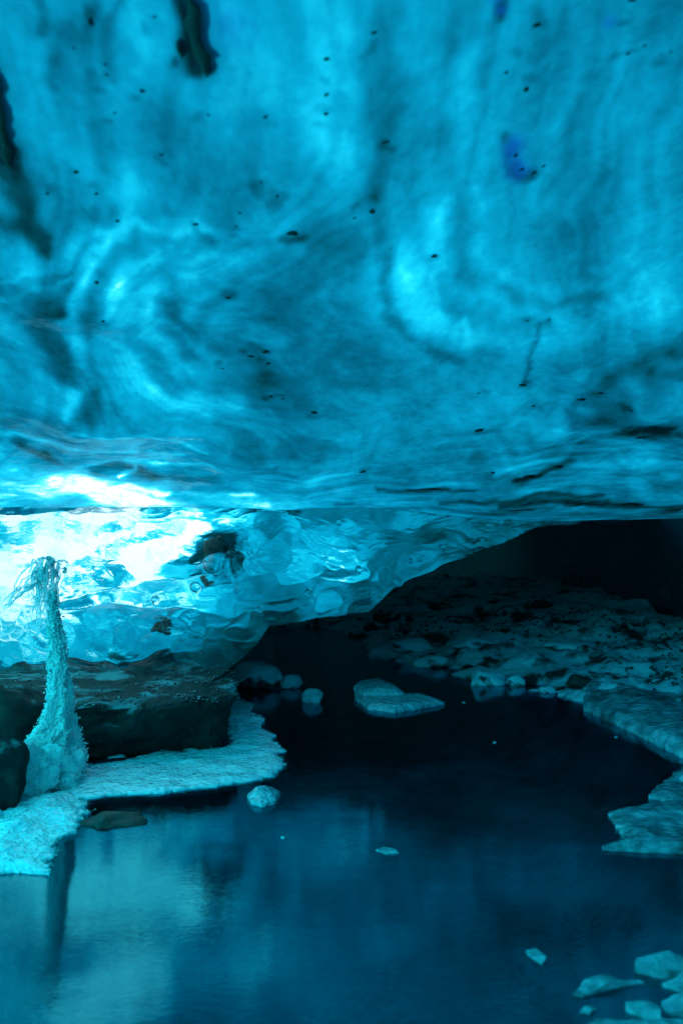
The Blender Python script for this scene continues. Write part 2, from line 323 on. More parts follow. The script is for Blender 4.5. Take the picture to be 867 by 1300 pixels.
# features of the ice: (points in the photo, half-width px, strength); + clean thin ice, - dirty dense ice
STROKES = [
    ([(425, -30), (430, 60), (420, 160)], 48, .10), ([(575, -20), (560, 120), (545, 260), (525, 360)], 46, .09), ([(790, 20), (785, 190)], 34, .10),
    ([(525, 360), (560, 420), (620, 450)], 26, .06), ([(640, 300), (740, 260), (830, 320)], 60, .05), ([(690, 440), (760, 410), (860, 380)], 22, .10),
    ([(-5, 352), (90, 322), (190, 303), (275, 284)], 4, .13), ([(-5, 385), (70, 352), (140, 322), (230, 300)], 5, .10), ([(60, 318), (160, 302), (270, 276)], 3, .09), ([(20, 330), (120, 300)], 9, .08),
    ([(88, 365), (92, 420), (130, 470), (200, 505), (300, 515)], 15, .17), ([(170, 335), (150, 385), (190, 440), (250, 480)], 20, .12),
    ([(255, 320), (205, 345), (185, 390), (230, 440)], 8, .10), ([(115, 350), (110, 375)], 12, .10), ([(0, 400), (30, 460), (80, 500)], 10, .09),
    ([(88, 505), (88, 530)], 10, .22), ([(0, 470), (60, 500)], 22, .08), ([(60, 60), (60, 200)], 14, .07), ([(105, 200), (120, 230)], 20, .08),
    ([(310, 20), (330, 140), (330, 240)], 40, .05), ([(120, 120), (118, 180)], 8, .06),
    ([(560, 395), (595, 425)], 5, .09), ([(545, 355), (560, 375)], 5, .09), ([(320, 545), (420, 540)], 12, .06),
    # dense and dirty bands
    ([(-8, 60), (2, 150), (12, 215)], 11, -.50), ([(8, 200), (22, 250), (48, 295)], 15, -.34), ([(-5, 270), (15, 268)], 16, -.25),
    ([(243, 5), (246, 45), (262, 92)], 13, -.55), ([(228, 68)], 7, -.3), ([(58, -10), (62, 30)], 8, -.2), ([(155, -20), (155, 90)], 10, -.16),
    ([(120, -10), (126, 20)], 9, -.2), ([(95, 0), (92, 110)], 12, -.09), ([(30, 60), (45, 240)], 24, -.07), ([(200, 150), (260, 220), (330, 230)], 40, -.08),
    ([(290, 180), (370, 190), (400, 250)], 34, -.09), ([(478, 20), (488, 130), (480, 260)], 27, -.16), ([(290, 250), (380, 275), (420, 320)], 40, -.10),
    ([(50, 395), (62, 430), (95, 470)], 30, -.18), ([(20, 455), (40, 480)], 20, -.10), ([(85, 362), (70, 400)], 7, -.16), ([(118, 505), (122, 535)], 12, -.20),
    ([(218, 362), (214, 400), (240, 432)], 11, -.16), ([(300, 330), (340, 370), (330, 420)], 55, -.10), ([(260, 300), (340, 300), (380, 298)], 8, -.13),
    ([(400, 455), (420, 500), (350, 520)], 60, -.10), ([(488, 330), (486, 375), (520, 420), (560, 452), (580, 462)], 9, -.17), ([(340, 480), (330, 500)], 16, -.14),
    ([(440, 400), (470, 470)], 34, -.10), ([(600, 480), (520, 520)], 34, -.07), ([(682, 418), (678, 450), (664, 478), (662, 490)], 4, -.20),
    ([(785, 478), (830, 455), (875, 440)], 16, -.19), ([(840, 470), (870, 478)], 8, -.16), ([(725, 515), (730, 550)], 10, -.15), ([(735, 535), (790, 530)], 9, -.08),
    ([(640, 40), (640, 30), (634, 50)], 7, -.12), ([(540, 555), (640, 530)], 10, -.08), ([(740, 560), (800, 548), (870, 552)], 7, -.20), ([(790, 545), (845, 548)], 5, -.22),
    ([(690, 598), (722, 588)], 6, -.28), ([(660, 606), (682, 604)], 4, -.25), ([(480, 622), (540, 625), (600, 624)], 3, -.24), ([(560, 640), (650, 634), (760, 630)], 3, -.26),
    ([(640, 641), (720, 640), (800, 643), (867, 645)], 3.5, -.30), ([(780, 560), (700, 580), (600, 590)], 12, -.07), ([(400, 640), (520, 645), (640, 655)], 2.5, -.15),
    ([(600, 655), (760, 655), (870, 655)], 5, -.15), ([(30, 560), (45, 575), (60, 578)], 9, -.30), ([(120, 600), (155, 592), (188, 601)], 8, -.36), ([(200, 604), (280, 608)], 6, -.14),
    ([(300, 570), (420, 575), (560, 580)], 12, -.06), ([(730, 430), (780, 520)], 40, -.05), ([(640, 185), (655, 205), (680, 222)], 9, -.20), ([(636, 50), (640, 20)], 6, -.15),
    # white glow by the lip and bright ridge rims, painted into clarity
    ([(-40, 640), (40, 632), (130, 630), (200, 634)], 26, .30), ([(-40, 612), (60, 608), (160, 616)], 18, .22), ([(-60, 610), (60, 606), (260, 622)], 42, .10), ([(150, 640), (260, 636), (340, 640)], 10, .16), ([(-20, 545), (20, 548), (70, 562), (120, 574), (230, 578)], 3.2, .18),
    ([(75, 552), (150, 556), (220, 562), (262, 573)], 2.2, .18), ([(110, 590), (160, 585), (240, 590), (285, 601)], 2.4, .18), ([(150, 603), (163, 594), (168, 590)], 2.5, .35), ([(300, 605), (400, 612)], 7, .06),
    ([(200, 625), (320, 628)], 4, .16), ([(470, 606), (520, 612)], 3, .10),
]
# grit frozen into the ceiling: (photo px, py, half length, half width, angle)
SPECKS = [(679, 36, 14, 6, -25), (666, 118, 6, 5, 0), (488, 184, 13, 3.5, 5), (474, 46, 6, 3, 0), (135, 86, 5, 3, 20), (137, 99, 6, 3, 10), (116, 32, 5, 9, 0), (197, 27, 5, 3, 0), (182, 119, 4, 3, 0),
          (147, 147, 4, 3, 0), (337, 151, 5, 6, 20), (414, 124, 5, 4, 0), (414, 148, 6, 4, 20), (414, 80, 6, 4, -10), (331, 234, 3, 6, 0), (352, 253, 4, 6, 0), (372, 299, 11, 5, 15), (150, 284, 6, 5, -40),
          (248, 288, 4, 3, 0), (300, 290, 5, 3, 10), (305, 274, 4, 3, 0), (472, 272, 6, 5, 0), (449, 280, 6, 2, 0), (124, 361, 4, 3, 0), (132, 409, 6, 3, -20), (290, 380, 8, 5, -30), (337, 448, 7, 4, -10),
          (341, 463, 6, 3, 0), (319, 454, 5, 2, 0), (283, 470, 6, 2, 0), (358, 508, 6, 2, 0), (399, 525, 7, 3, 0), (344, 505, 5, 3, 0), (662, 490, 6, 3, -50), (675, 517, 8, 3, 0), (607, 500, 5, 2, 0),
          (608, 547, 8, 3, 15), (761, 501, 7, 3, 0), (736, 508, 6, 3, 0), (799, 523, 7, 3.5, 0), (708, 593, 15, 4, 15), (671, 606, 12, 3, 5), (826, 545, 14, 3, -5), (812, 556, 10, 2, 0), (668, 410, 4, 3, 0),
          (696, 408, 4, 3, 0), (640, 96, 4, 3, 0), (815, 62, 5, 3, 0), (800, 4, 6, 4, 0), (848, 70, 4, 3, 0), (793, 72, 4, 6, 0), (460, 600, 7, 1.6, 0), (625, 600, 5, 2, 0), (550, 328, 7, 3, -15), (740, 640, 40, 2.2, 0),
          (660, 648, 60, 1.6, 2), (540, 622, 34, 1.8, 0), (850, 648, 30, 2, 0), (800, 640, 20, 1.5, 0), (95, 66, 4, 4, 0), (62, 250, 5, 4, 0), (98, 223, 5, 4, 0), (123, 250, 5, 4, 0), (206, 200, 4, 2, 0), (265, 150, 4, 3, 0)]
SPECKS += [(676, 222, 10, 5, -15), (660, 218, 5, 3, 0), (688, 214, 4, 4, 0), (653, 200, 3, 3, 0)]
for k, R_ in enumerate((70, 92, 112, 135, 156, 180, 204, 226)):   # folded layers curving round the hollow
    arc = [(335 + R_ * 1.12 * math.cos(math.radians(t)), 415 - R_ * 0.62 * math.sin(math.radians(t))) for t in (118 + 3 * k, 150, 180, 210, 236 - 2 * k)]
    STROKES.append((arc, 7 if k % 2 else 9, .085 if k % 2 else -.085))
for k in range(6):
    dx = 26 * k; STROKES.append(([(478 + dx, 255 - 8 * k), (480 + dx, 340 - 10 * k), (508 + dx, 400 - 12 * k), (560 + dx * 1.1, 440 - 14 * k), (640 + dx * 1.2, 452 - 18 * k)], 8, -.06 if k % 2 == 0 else .06))
STROKES += [([(p[0] - p[2] * .6, p[1]), (p[0] + p[2] * .6, p[1] + 1)], p[3] * 1.5, -.13) for p in SPECKS]
def build_ceiling():
    xs = np.concatenate([np.linspace(-3.5, -1.95, 40, endpoint=False), np.linspace(-1.95, 2.2, 400), np.linspace(2.2, 3.3, 26)[1:]])
    ts = np.concatenate([np.linspace(0, 0.50, 50, endpoint=False), np.linspace(0.50, 1.0, 400)])
    X, T = np.meshgrid(xs, ts); L = lip_Y(X); Y = -2.6 + (L + 2.6) * T
    Z = ceil_z(X, Y)
    wx = X + 0.035 * fbm(X * 4, Y * 3, 1.5, 4) + .012 * fbm(X * 17, Y * 9, 8.5, 3); wy = Y + 0.05 * fbm(X * 4 + 9, Y * 3, 6.5, 4) + .02 * fbm(X * 15, Y * 10, 3.1, 3)
    # slow swirls of the layered ice
    q1 = fbm(X * 0.9, Y * 0.7, 3.0, 3); q2 = fbm(X * 0.9 + 5.2, Y * 0.7 + 1.3, 7.0, 3)
    sx0, sy0 = on_ceiling(335, 430); rr = np.hypot((X - sx0) / 0.72, (Y - sy0) / 0.80) + .10 * fbm(X * 2.2, Y * 1.8, 9.4, 3); w = 0.85 * np.exp(-(np.abs(rr) / 0.62) ** 3)
    psi = (1 - w) * (X - 0.02) * (5.3 - Y) / 1.7 + w * 1.5 * rr + 0.09 * fbm(X * 2.5, Y * 2, 4.4, 3) + 0.022 * fbm(X * 9, Y * 6, 1.1, 4)
    c = 0.51 + 0.08 * fbm(psi * 6.5, X * 0.5 + 4, Y * 0.45, 4, .6) + 0.03 * fbm(psi * 22, X * 1.2, Y * 0.9, 3) - 0.035 * np.exp(-(noise(psi * 9 + 3, X * .6, Y * .5) / .12) ** 2)
    c += 0.075 * fbm(X * 2.2 + 1.5 * q1, Y * 1.6 + 1.5 * q2, 2.0, 5, 0.62) + 0.035 * fbm(X * 11 + 2 * q2, Y * 6, 5.0, 4, .6)
    c += 0.05 * fbm(X * 16, Y * 1.5, 2.7, 3) * sstep(2.6, 1.6, Y) + 0.09 * fbm(X * 2.5, Y * 13, 1.7, 4) * sstep(3.4, 4.2, Y)
    c -= 0.07 * sstep(0.2, 1.6, X) * sstep(2.8, 4.2, Y) + 0.05 * sstep(-0.2, -1.2, X) * sstep(3.6, 2.0, Y)
    for pts, w, s in STROKES:
        if len(pts) == 1: pts = pts * 2
        P = spline(pts, max(4, int(4 * len(pts)))); Q = []
        for px, py in P:
            x0, y0 = on_ceiling(px, py); _, ya = on_ceiling(px, py - w); _, yb = on_ceiling(px, py + w)
            sx = w / F * y0; Q.append((x0, y0, sx, max(abs(yb - ya) / 2, sx, 0.012)))
        best = np.zeros_like(c)
        for (xa, ya, sa, ta), (xb, yb, sb, tb) in zip(Q[:-1], Q[1:]):
            sx, sy = (sa + sb) / 2, (ta + tb) / 2
            i = np.nonzero((xs > min(xa, xb) - 3 * sx - .1) & (xs < max(xa, xb) + 3 * sx + .1))[0]
            if len(i) == 0: continue
            i0, i1 = i[0], i[-1] + 1; u, v = (wx[:, i0:i1] - xa) / sx, (wy[:, i0:i1] - ya) / sy; eu, ev = (xb - xa) / sx, (yb - ya) / sy
            t = np.clip((u * eu + v * ev) / (eu * eu + ev * ev + 1e-9), 0, 1)
            np.maximum(best[:, i0:i1], np.exp(-((u - t * eu) ** 2 + (v - t * ev) ** 2) ** 1.15), out=best[:, i0:i1])
        c += s * best
    # unseen left and rear brightened to light the cave; far right darkened against spill
    fill_glow = np.maximum(sstep(-0.18, -0.75, X + 0.37 * np.clip(Y, 0, 9)), sstep(1.35, 0.4, Y) * sstep(1.8, 0.8, X)); dark = sstep(2.2, 2.7, X); c -= 0.5 * dark; fill_glow = fill_glow * (1 - dark)
    tint = np.zeros_like(c)
    for px, py, w in ((655, 192, 13), (668, 210, 14), (640, 14, 9), (637, 40, 6), (290, 28, 22), (780, 5, 9)):
        x0, y0 = on_ceiling(px, py); sx = w / F * y0; tint += 0.6 * np.exp(-((wx - x0) / sx) ** 2 - ((wy - y0) / (1.8 * sx)) ** 2) * (0.55 if w > 20 else 1)
    # the lip rolls up into the glacier behind
    extra = [(0.1, 0.004), (0.25, 0.015), (0.5, 0.025), (0.8, 0.03), (1.0, 0.03)]; reach = (wall_Y0(X[-1:]) + 0.23) - Y[-1:]
    Xa, Ya, Za, Ca, Ta, Ma = [X], [Y], [Z], [c], [tint], [fill_glow]
    for dy, dz in extra:
        Xa.append(X[-1:]); Ya.append(Y[-1:] + dy * reach); Za.append(Z[-1:] + dz); Ca.append(c[-1:]); Ta.append(tint[-1:]); Ma.append(fill_glow[-1:])
    P = np.stack([np.concatenate(a) for a in (Xa, Ya, Za)], -1)
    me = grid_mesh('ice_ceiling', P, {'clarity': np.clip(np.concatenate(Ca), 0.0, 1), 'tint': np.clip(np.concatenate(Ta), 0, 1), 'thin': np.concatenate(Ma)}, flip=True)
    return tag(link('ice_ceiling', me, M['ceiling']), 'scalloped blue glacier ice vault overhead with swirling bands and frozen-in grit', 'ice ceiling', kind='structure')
ceiling = build_ceiling()

gme = [rock_mesh('grit', 1, 1, 1, 60 + k, 2, 0.5, 5, 0.9) for k in range(4)]
for k in gme: k.materials.append(M['grit'])
for k, (px, py, a, b, ang) in enumerate(SPECKS):
    x, y = on_ceiling(px, py); _, y2 = on_ceiling(px, py + 4)
    if not (y < float(lip_Y(x)) - 0.02): continue
    fores = max(abs(y2 - y) / 4, y / F); o = link('grit', gme[k % 4], None, ceiling)
    o.location = (x, y, float(ceil_z(x, y)) - 0.002); sc_ = (0.42, 0.7, 0.5, 0.8, 0.36)[k % 5]; o.scale = (sc_ * a / F * y, max(sc_ * b * fores, 0.003), 0.004)
    dz = float(ceil_z(x, y + .02) - ceil_z(x, y - .02)) / .04; o.rotation_euler = (math.atan(dz), 0, math.radians(ang))
def dirt_patch(outline, seed, thick=0.01):              # a lump of dirt with a ragged outline pressed into the ceiling
    cxy = [on_ceiling(px, py) for px, py, _ in outline]; P = spline([(c[0], c[1], o[2] / F * c[1]) for c, o in zip(cxy, outline)], 26)
    seg = 18; FF = []; K, S = np.meshgrid(np.arange(len(P)), np.arange(seg), indexing='ij'); t = 2 * math.pi * S / seg
    rr = P[:, 2:3] * (1 + 0.45 * fbm(K * 0.45 + seed, np.cos(t) * 1.2, np.sin(t) * 1.2, 3)); xx = P[:, 0:1] + rr * np.cos(t); yy = P[:, 1:2] + 0 * xx
    VV = np.stack([xx, yy, ceil_z(xx, yy) + 0.012 - thick * np.clip(np.sin(t), 0, None) * 1.6], -1).reshape(-1, 3)
    for k in range(len(P) - 1):
        for s in range(seg): FF.append((k * seg + s, k * seg + (s + 1) % seg, (k + 1) * seg + (s + 1) % seg, (k + 1) * seg + s))
    return raw_mesh('dirt_lump', VV, FF)
link('dirt_lump', dirt_patch([(240, 2, 3), (246, 14, 10), (245, 34, 13), (250, 58, 11), (258, 80, 12), (263, 96, 6), (264, 102, 1)], 3), M['grit'], ceiling)
link('dirt_lump', dirt_patch([(-14, 70, 6), (-6, 120, 12), (2, 160, 13), (8, 185, 9), (10, 205, 10), (14, 214, 2)], 8), M['grit'], ceiling)
link('dirt_lump', dirt_patch([(226, 58, 1), (229, 68, 5), (232, 77, 1)], 5), M['grit'], ceiling)

# ------------------------------------------------------------------ the ice wall under the lip
EDGE_PX = [(285, 856), (305, 838), (326, 818), (342, 793), (376, 792), (420, 784), (468, 776), (480, 765), (500, 746), (560, 718), (640, 689), (680, 671), (730, 667), (790, 664)]
_ex, _ez = [], []
for px, py in EDGE_PX:
    x = 0.0
    for _ in range(12): x = (px - CX) / F * float(wall_Y0(x))
    _ex.append(x); _ez.append(EYE - (py - CY) / F * float(wall_Y0(x)))
def edge_z(X): return np.interp(X, [-3.6, -0.8] + _ex, [0.12, 0.14] + _ez) + 0.008 * fbm(np.asarray(X) * 9, 3.3, 1.0, 3)
def on_wall(px, py):
    Y = np.linspace(3.8, 6.8, 900); X = (px - CX) / F * Y; k = np.nonzero(Y >= wall_Y0(X))[0]; k = k[0] if len(k) else -1
    return X[k], EYE - (py - CY) / F * Y[k]
WSTROKES = [  # (points in the photo, half-width px, strength); bright rows at left paint in the white glow
    ([(-60, 685), (30, 680), (90, 680)], 58, .19), ([(-60, 690), (60, 690), (200, 690)], 105, .05), ([(300, 720), (450, 720)], 70, .05), ([(60, 670), (180, 665), (280, 660)], 34, .14), ([(-30, 660), (120, 660), (230, 650)], 14, .26), ([(60, 690), (150, 700), (200, 690)], 20, .22), ([(120, 650), (190, 640), (240, 645)], 16, .24),
    ([(160, 700), (220, 690), (260, 668), (300, 660)], 9, .30), ([(230, 690), (240, 665), (290, 650), (330, 665)], 10, .18), ([(-20, 740), (30, 750), (60, 730)], 20, .36), ([(110, 745), (160, 728), (190, 715)], 12, .22),
    ([(300, 690), (360, 690), (400, 720)], 40, .10), ([(420, 670), (500, 665), (580, 662)], 9, .14), ([(360, 660), (420, 690)], 12, .08), ([(180, 735), (240, 760)], 30, .05), ([(-20, 838), (100, 836), (180, 832)], 4, .16),
    ([(-20, 790), (60, 800), (200, 790)], 34, .08), ([(150, 825), (200, 828)], 3, .10), ([(450, 700), (520, 690)], 12, .08), ([(340, 735), (420, 730), (480, 715)], 10, .06), ([(-20, 715), (60, 700), (110, 712)], 9, .2),
    ([(60, 668), (110, 674), (160, 664)], 3, -.16), ([(150, 640), (190, 655)], 5, -.25), ([(0, 712), (70, 716)], 4, -.12), ([(100, 690), (160, 712)], 4, -.12), ([(180, 665), (240, 655)], 2.5, -.12),
    ([(240, 710), (262, 690), (284, 695), (286, 716)], 11, -.45), ([(190, 716), (225, 712), (255, 720)], 5, -.2), ([(280, 640), (340, 640), (380, 642)], 8, -.26), ([(300, 745), (330, 760)], 18, -.10), ([(210, 795), (245, 800)], 8, -.20),
    ([(400, 670), (425, 665)], 8, -.12), ([(480, 720), (520, 705), (560, 690)], 12, -.13), ([(450, 765), (480, 735)], 18, -.12), ([(580, 700), (640, 675)], 10, -.12), ([(600, 668), (700, 662)], 5, -.2),
    ([(350, 780), (420, 775), (465, 770)], 10, -.10), ([(140, 800), (260, 815)], 22, -.04), ([(0, 858), (120, 850), (200, 850)], 10, -.22), ([(180, 850), (260, 840), (330, 820)], 30, -.32), ([(330, 790), (360, 785)], 10, -.2),
    ([(120, 762), (140, 790), (220, 800)], 6, -.08), ([(100, 720), (130, 735)], 8, -.08),
]
def build_wall():
    xs = np.concatenate([np.linspace(-3.55, -1.8, 36, endpoint=False), np.linspace(-1.8, 1.62, 560)]); ts = np.linspace(0, 1, 230)
    X, T = np.meshgrid(xs, ts); zb = edge_z(X); zt = np.maximum(ceil_z(X, lip_Y(X)) + 0.034, zb + 0.01); Z = zt + (zb - zt) * T
    base = wall_Y0(X)
    warp = 0.03 * fbm(X * 6, Z * 9, 2.2, 4); warp2 = 0.02 * fbm(X * 6 + 4, Z * 9, 9.2, 4)
    q = fbm(X * 1.3, Z * 2.2, 3.0, 3)
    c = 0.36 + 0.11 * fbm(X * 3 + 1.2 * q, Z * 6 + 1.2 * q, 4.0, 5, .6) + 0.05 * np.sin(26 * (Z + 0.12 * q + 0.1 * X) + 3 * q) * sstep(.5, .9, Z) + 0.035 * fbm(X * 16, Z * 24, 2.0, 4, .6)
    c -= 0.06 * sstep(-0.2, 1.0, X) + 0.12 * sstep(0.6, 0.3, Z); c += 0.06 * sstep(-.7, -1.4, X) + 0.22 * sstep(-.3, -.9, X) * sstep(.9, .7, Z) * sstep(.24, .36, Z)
    for pts, w, s in WSTROKES:
        P = [on_wall(px, py) for px, py in spline(pts, 4 * len(pts))]; best = np.zeros_like(c); sx = w / F * 4.9
        for (xa, za), (xb, zb_) in zip(P[:-1], P[1:]):
            u, v = (X + warp - xa) / sx, (Z + warp2 - za) / sx; eu, ev = (xb - xa) / sx, (zb_ - za) / sx; t = np.clip((u * eu + v * ev) / (eu * eu + ev * ev + 1e-9), 0, 1)
            np.maximum(best, np.exp(-((u - t * eu) ** 2 + (v - t * ev) ** 2) ** 1.15), out=best)
        c += s * best
    c += 0.10 * sstep(.42, .6, c); lum = sstep(.5, .9, c); c += lum * (0.27 * fbm(X * 3.0 + 2 * q, Z * 20 + 5 * q + 2 * X, 6.0, 5, .62) + .08 * fbm(X * 14, Z * 60, 7, 3))
    fill_glow = sstep(-1.75, -2.3, X)  # out-of-view left end brightened as added fill light
    Yb = base + 0.20 + 0.02 * fbm(X * 2, Z * 2, 1.0, 3)
    # clear ice in front: rounded melt bulges
    r = np.random.default_rng(5); low = sstep(.92, .72, Z)
    w1, w2 = X + .10 * fbm(X * 3, Z * 4, 1.9, 3), Z + .07 * fbm(X * 3 + 7, Z * 4, 5.9, 3)
    H = (0.035 + .05 * low) * np.sqrt(np.abs(noise(w1 * 3.4, w2 * 7, 3.0)) + .004) + low * 0.035 * np.sqrt(np.abs(noise(w1 * 9, w2 * 15, 8.0)) + .004) + .014 * np.sqrt(np.abs(noise(w1 * 7, w2 * 30, 2.0)) + .004) * (1 - low)
    for k in range(46):
        cx = r.uniform(-1.5, 1.2); cz = 0.2 + 0.6 * r.random(); a = 0.012 + 0.10 * r.random() ** 3; b = a * r.uniform(0.5, 1.0); t = r.normal() * 0.5
        u = (X - cx) * math.cos(t) + (Z - cz) * math.sin(t); v = -(X - cx) * math.sin(t) + (Z - cz) * math.cos(t)
        H = H + r.uniform(0.3, 0.8) * b * np.sqrt(np.clip(1 - (u / a) ** 2 - (v / b) ** 2, 0, 1))
    H = H + 0.010 * fbm(X * 9, Z * 14, 3.3, 4) + 0.02 * fbm(X * 2.2, Z * 3.5, 8.8, 3)
    edge = sstep(0.0, 0.10, np.clip(Z - zb, 0, None) + 0.02) ; 
    Yf = base + 0.03 - H * (0.35 + 0.65 * edge); 
    dirt = np.zeros_like(c)
    root = tag(empty('ice_wall', (0, 5, 0)), 'bulging wall of clear blue ice under the ceiling lip, glowing white at its far left', 'ice wall', kind='structure')
    def add(name, Yg, mat, at_=None, Zg=Z):
        o = link(name, grid_mesh(name, np.stack([X, Yg - 5.0, Zg], -1), at_, True), mat, root); return o
    add('blue_ice', Yb, M['wall'], {'clarity': np.clip(c, 0, 1), 'tint': dirt, 'thin': fill_glow}); add('clear_ice', Yf, M['clear'])
    for px, py, sx, sz, sd in ((268, 700, 20, 18, 4), (283, 708, 8, 10, 9), (262, 742, 9, 4, 15), (205, 797, 12, 6, 18)):
        x, z = on_wall(px, py); o = link('frozen_in_rock', rock_mesh('frozen_in_rock', sx / F * 4.8, 0.03, sz / F * 4.8, sd, 3, .5, 6, .7), M['embedded'], root)
        o.location = (x, float(wall_Y0(x)) - 5 + 0.045, z - .5 * sz / F * 4.8)
    for px, py, rp in ((477, 752, 11), (505, 738, 7), (371, 640, 8), (430, 664, 4), (330, 772, 5), (560, 695, 5), (318, 700, 4), (455, 722, 5), (200, 760, 5), (392, 752, 6), (250, 745, 7), (520, 712, 4)):
        x, z = on_wall(px, py); V, Fc = ICO[3]; R = rp / F * 4.9
        o = link('air_bubble', raw_mesh('air_bubble', V * R, Fc), M['clear'], root); o.location = (x, float(wall_Y0(x)) - 5 - 0.045, z)
    return root
build_wall()

# ------------------------------------------------------------------ dark cavern behind the curtain of ice
def build_cavern():
    u = np.concatenate([np.linspace(0, .45, 420, endpoint=False), np.linspace(.45, 1, 50)]); v = np.concatenate([[0, .004], np.linspace(.01, 1, 40)]); U, Vv = np.meshgrid(u, v)
    xs = -1.1 + 5.4 * U
    lipz = ceil_z(xs, lip_Y(xs)); w = sstep(1.3, 1.5, xs)
    zf = (edge_z(xs) + 0.004) * (1 - w) + (lipz + 0.012) * w; zf = np.maximum(zf, -.3)
    yf = (wall_Y0(xs) + 0.035) * (1 - w) + (lip_Y(xs) + 0.05) * w
    Y = yf + (13.0 - yf) * Vv; Z = zf + (0.25 * sstep(0, .5, Vv)) - 1.9 * sstep(.72, 1, Vv) + 0.06 * fbm(xs * 1.5, Y * 1.2, 2, 4) * sstep(0.02, .15, Vv)
    side = sstep(0.05, 0.0, U); Z = Z * (1 - side) - 0.3 * side; X = xs - 0.35 * side - 0.6 * Vv * (1 - U)
    thin = 0.27 * sstep(0.75, 1.15, xs) * sstep(2.7, 2.2, xs) * sstep(7.6, 6.0, Y)  # roof front made see-through, added to brighten the bank below
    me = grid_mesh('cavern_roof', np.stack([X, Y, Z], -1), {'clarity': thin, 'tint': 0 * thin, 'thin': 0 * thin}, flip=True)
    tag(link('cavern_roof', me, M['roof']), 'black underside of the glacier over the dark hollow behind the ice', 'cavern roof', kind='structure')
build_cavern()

# ------------------------------------------------------------------ ground: pool bed rising into the stony banks
POOL = [(-2.2, -2.0), (-1.9, 1.5), (-1.55, 2.4), (-1.0, 2.85), (-1.15, 3.5), (-0.9, 3.95), (-0.48, 4.15), (-0.55, 4.7), (-0.72, 5.8), (-0.95, 7.0), (-0.8, 8.4), (-0.2, 8.9), (0.1, 8.2), (0.2, 7.0),
        (0.55, 6.55), (0.72, 6.05), (0.95, 5.85), (1.14, 5.5), (1.25, 5.05), (1.36, 4.5), (1.40, 4.1), (1.22, 3.75), (1.15, 3.4), (1.1, 3.0), (1.2, 2.6), (0.95, 2.3), (0.78, 2.0), (0.85, 1.5), (1.2, 0.5), (1.6, -2.0)]
def pool_sd(X, Y):                                     # signed distance to the shore: negative over water
    d = np.full(X.shape, 99.0); ins = np.zeros(X.shape, bool); n = len(POOL)
    for k in range(n):
        (x0, y0), (x1, y1) = POOL[k], POOL[(k + 1) % n]; ex, ey = x1 - x0, y1 - y0
        t = np.clip(((X - x0) * ex + (Y - y0) * ey) / (ex * ex + ey * ey), 0, 1); d = np.minimum(d, np.hypot(X - x0 - t * ex, Y - y0 - t * ey))
        ins ^= ((y0 > Y) != (y1 > Y)) & (X < ex * (Y - y0) / (ey + 1e-12) + x0)
    return np.where(ins, -d, d)
def ground_z(X, Y):
    X = np.asarray(X, float); Y = np.asarray(Y, float)
    d = pool_sd(X, Y) + 0.05 * fbm(X * 3, Y * 3, 5.0, 4)
    z = np.where(d < 0, np.maximum(-0.30, d * 0.9), 0.27 * (1 - np.exp(-np.clip(d, 0, None) * 0.55)))
    return z + (0.05 * fbm(X * 3.5, Y * 3.5, 1.0, 5, .55) - 0.022 * np.abs(fbm(X * 6, Y * 8, 3.0, 3)) + .012) * sstep(-0.3, 0.3, d) + 0.03 * fbm(X * 2, Y * 2, 4, 3)* sstep(0, -.3, d)
def build_ground():
    xs = np.concatenate([np.linspace(-5, -1.2, 40, endpoint=False), np.linspace(-1.2, 3.2, 330), np.linspace(3.2, 6, 20)[1:]]); ys = np.concatenate([np.linspace(-4, 1.5, 40, endpoint=False), np.linspace(1.5, 9.5, 420), np.linspace(9.5, 14, 30)[1:]])
    X, Y = np.meshgrid(xs, ys)
    tag(link('ground', grid_mesh('ground', np.stack([X, Y, ground_z(X, Y)], -1)), M['bank']), 'stony bank with patches of snow and ice sloping into the pool', 'ground', kind='structure')
    xs = np.linspace(-4.5, 5.5, 3); ys = np.linspace(-4, 13.5, 3); X, Y = np.meshgrid(xs, ys)
    tag(link('water', grid_mesh('water', np.stack([X, Y, 0 * X], -1)), M['water']), 'dark still meltwater pool mirroring the blue ice', 'water', kind='structure')
build_ground()

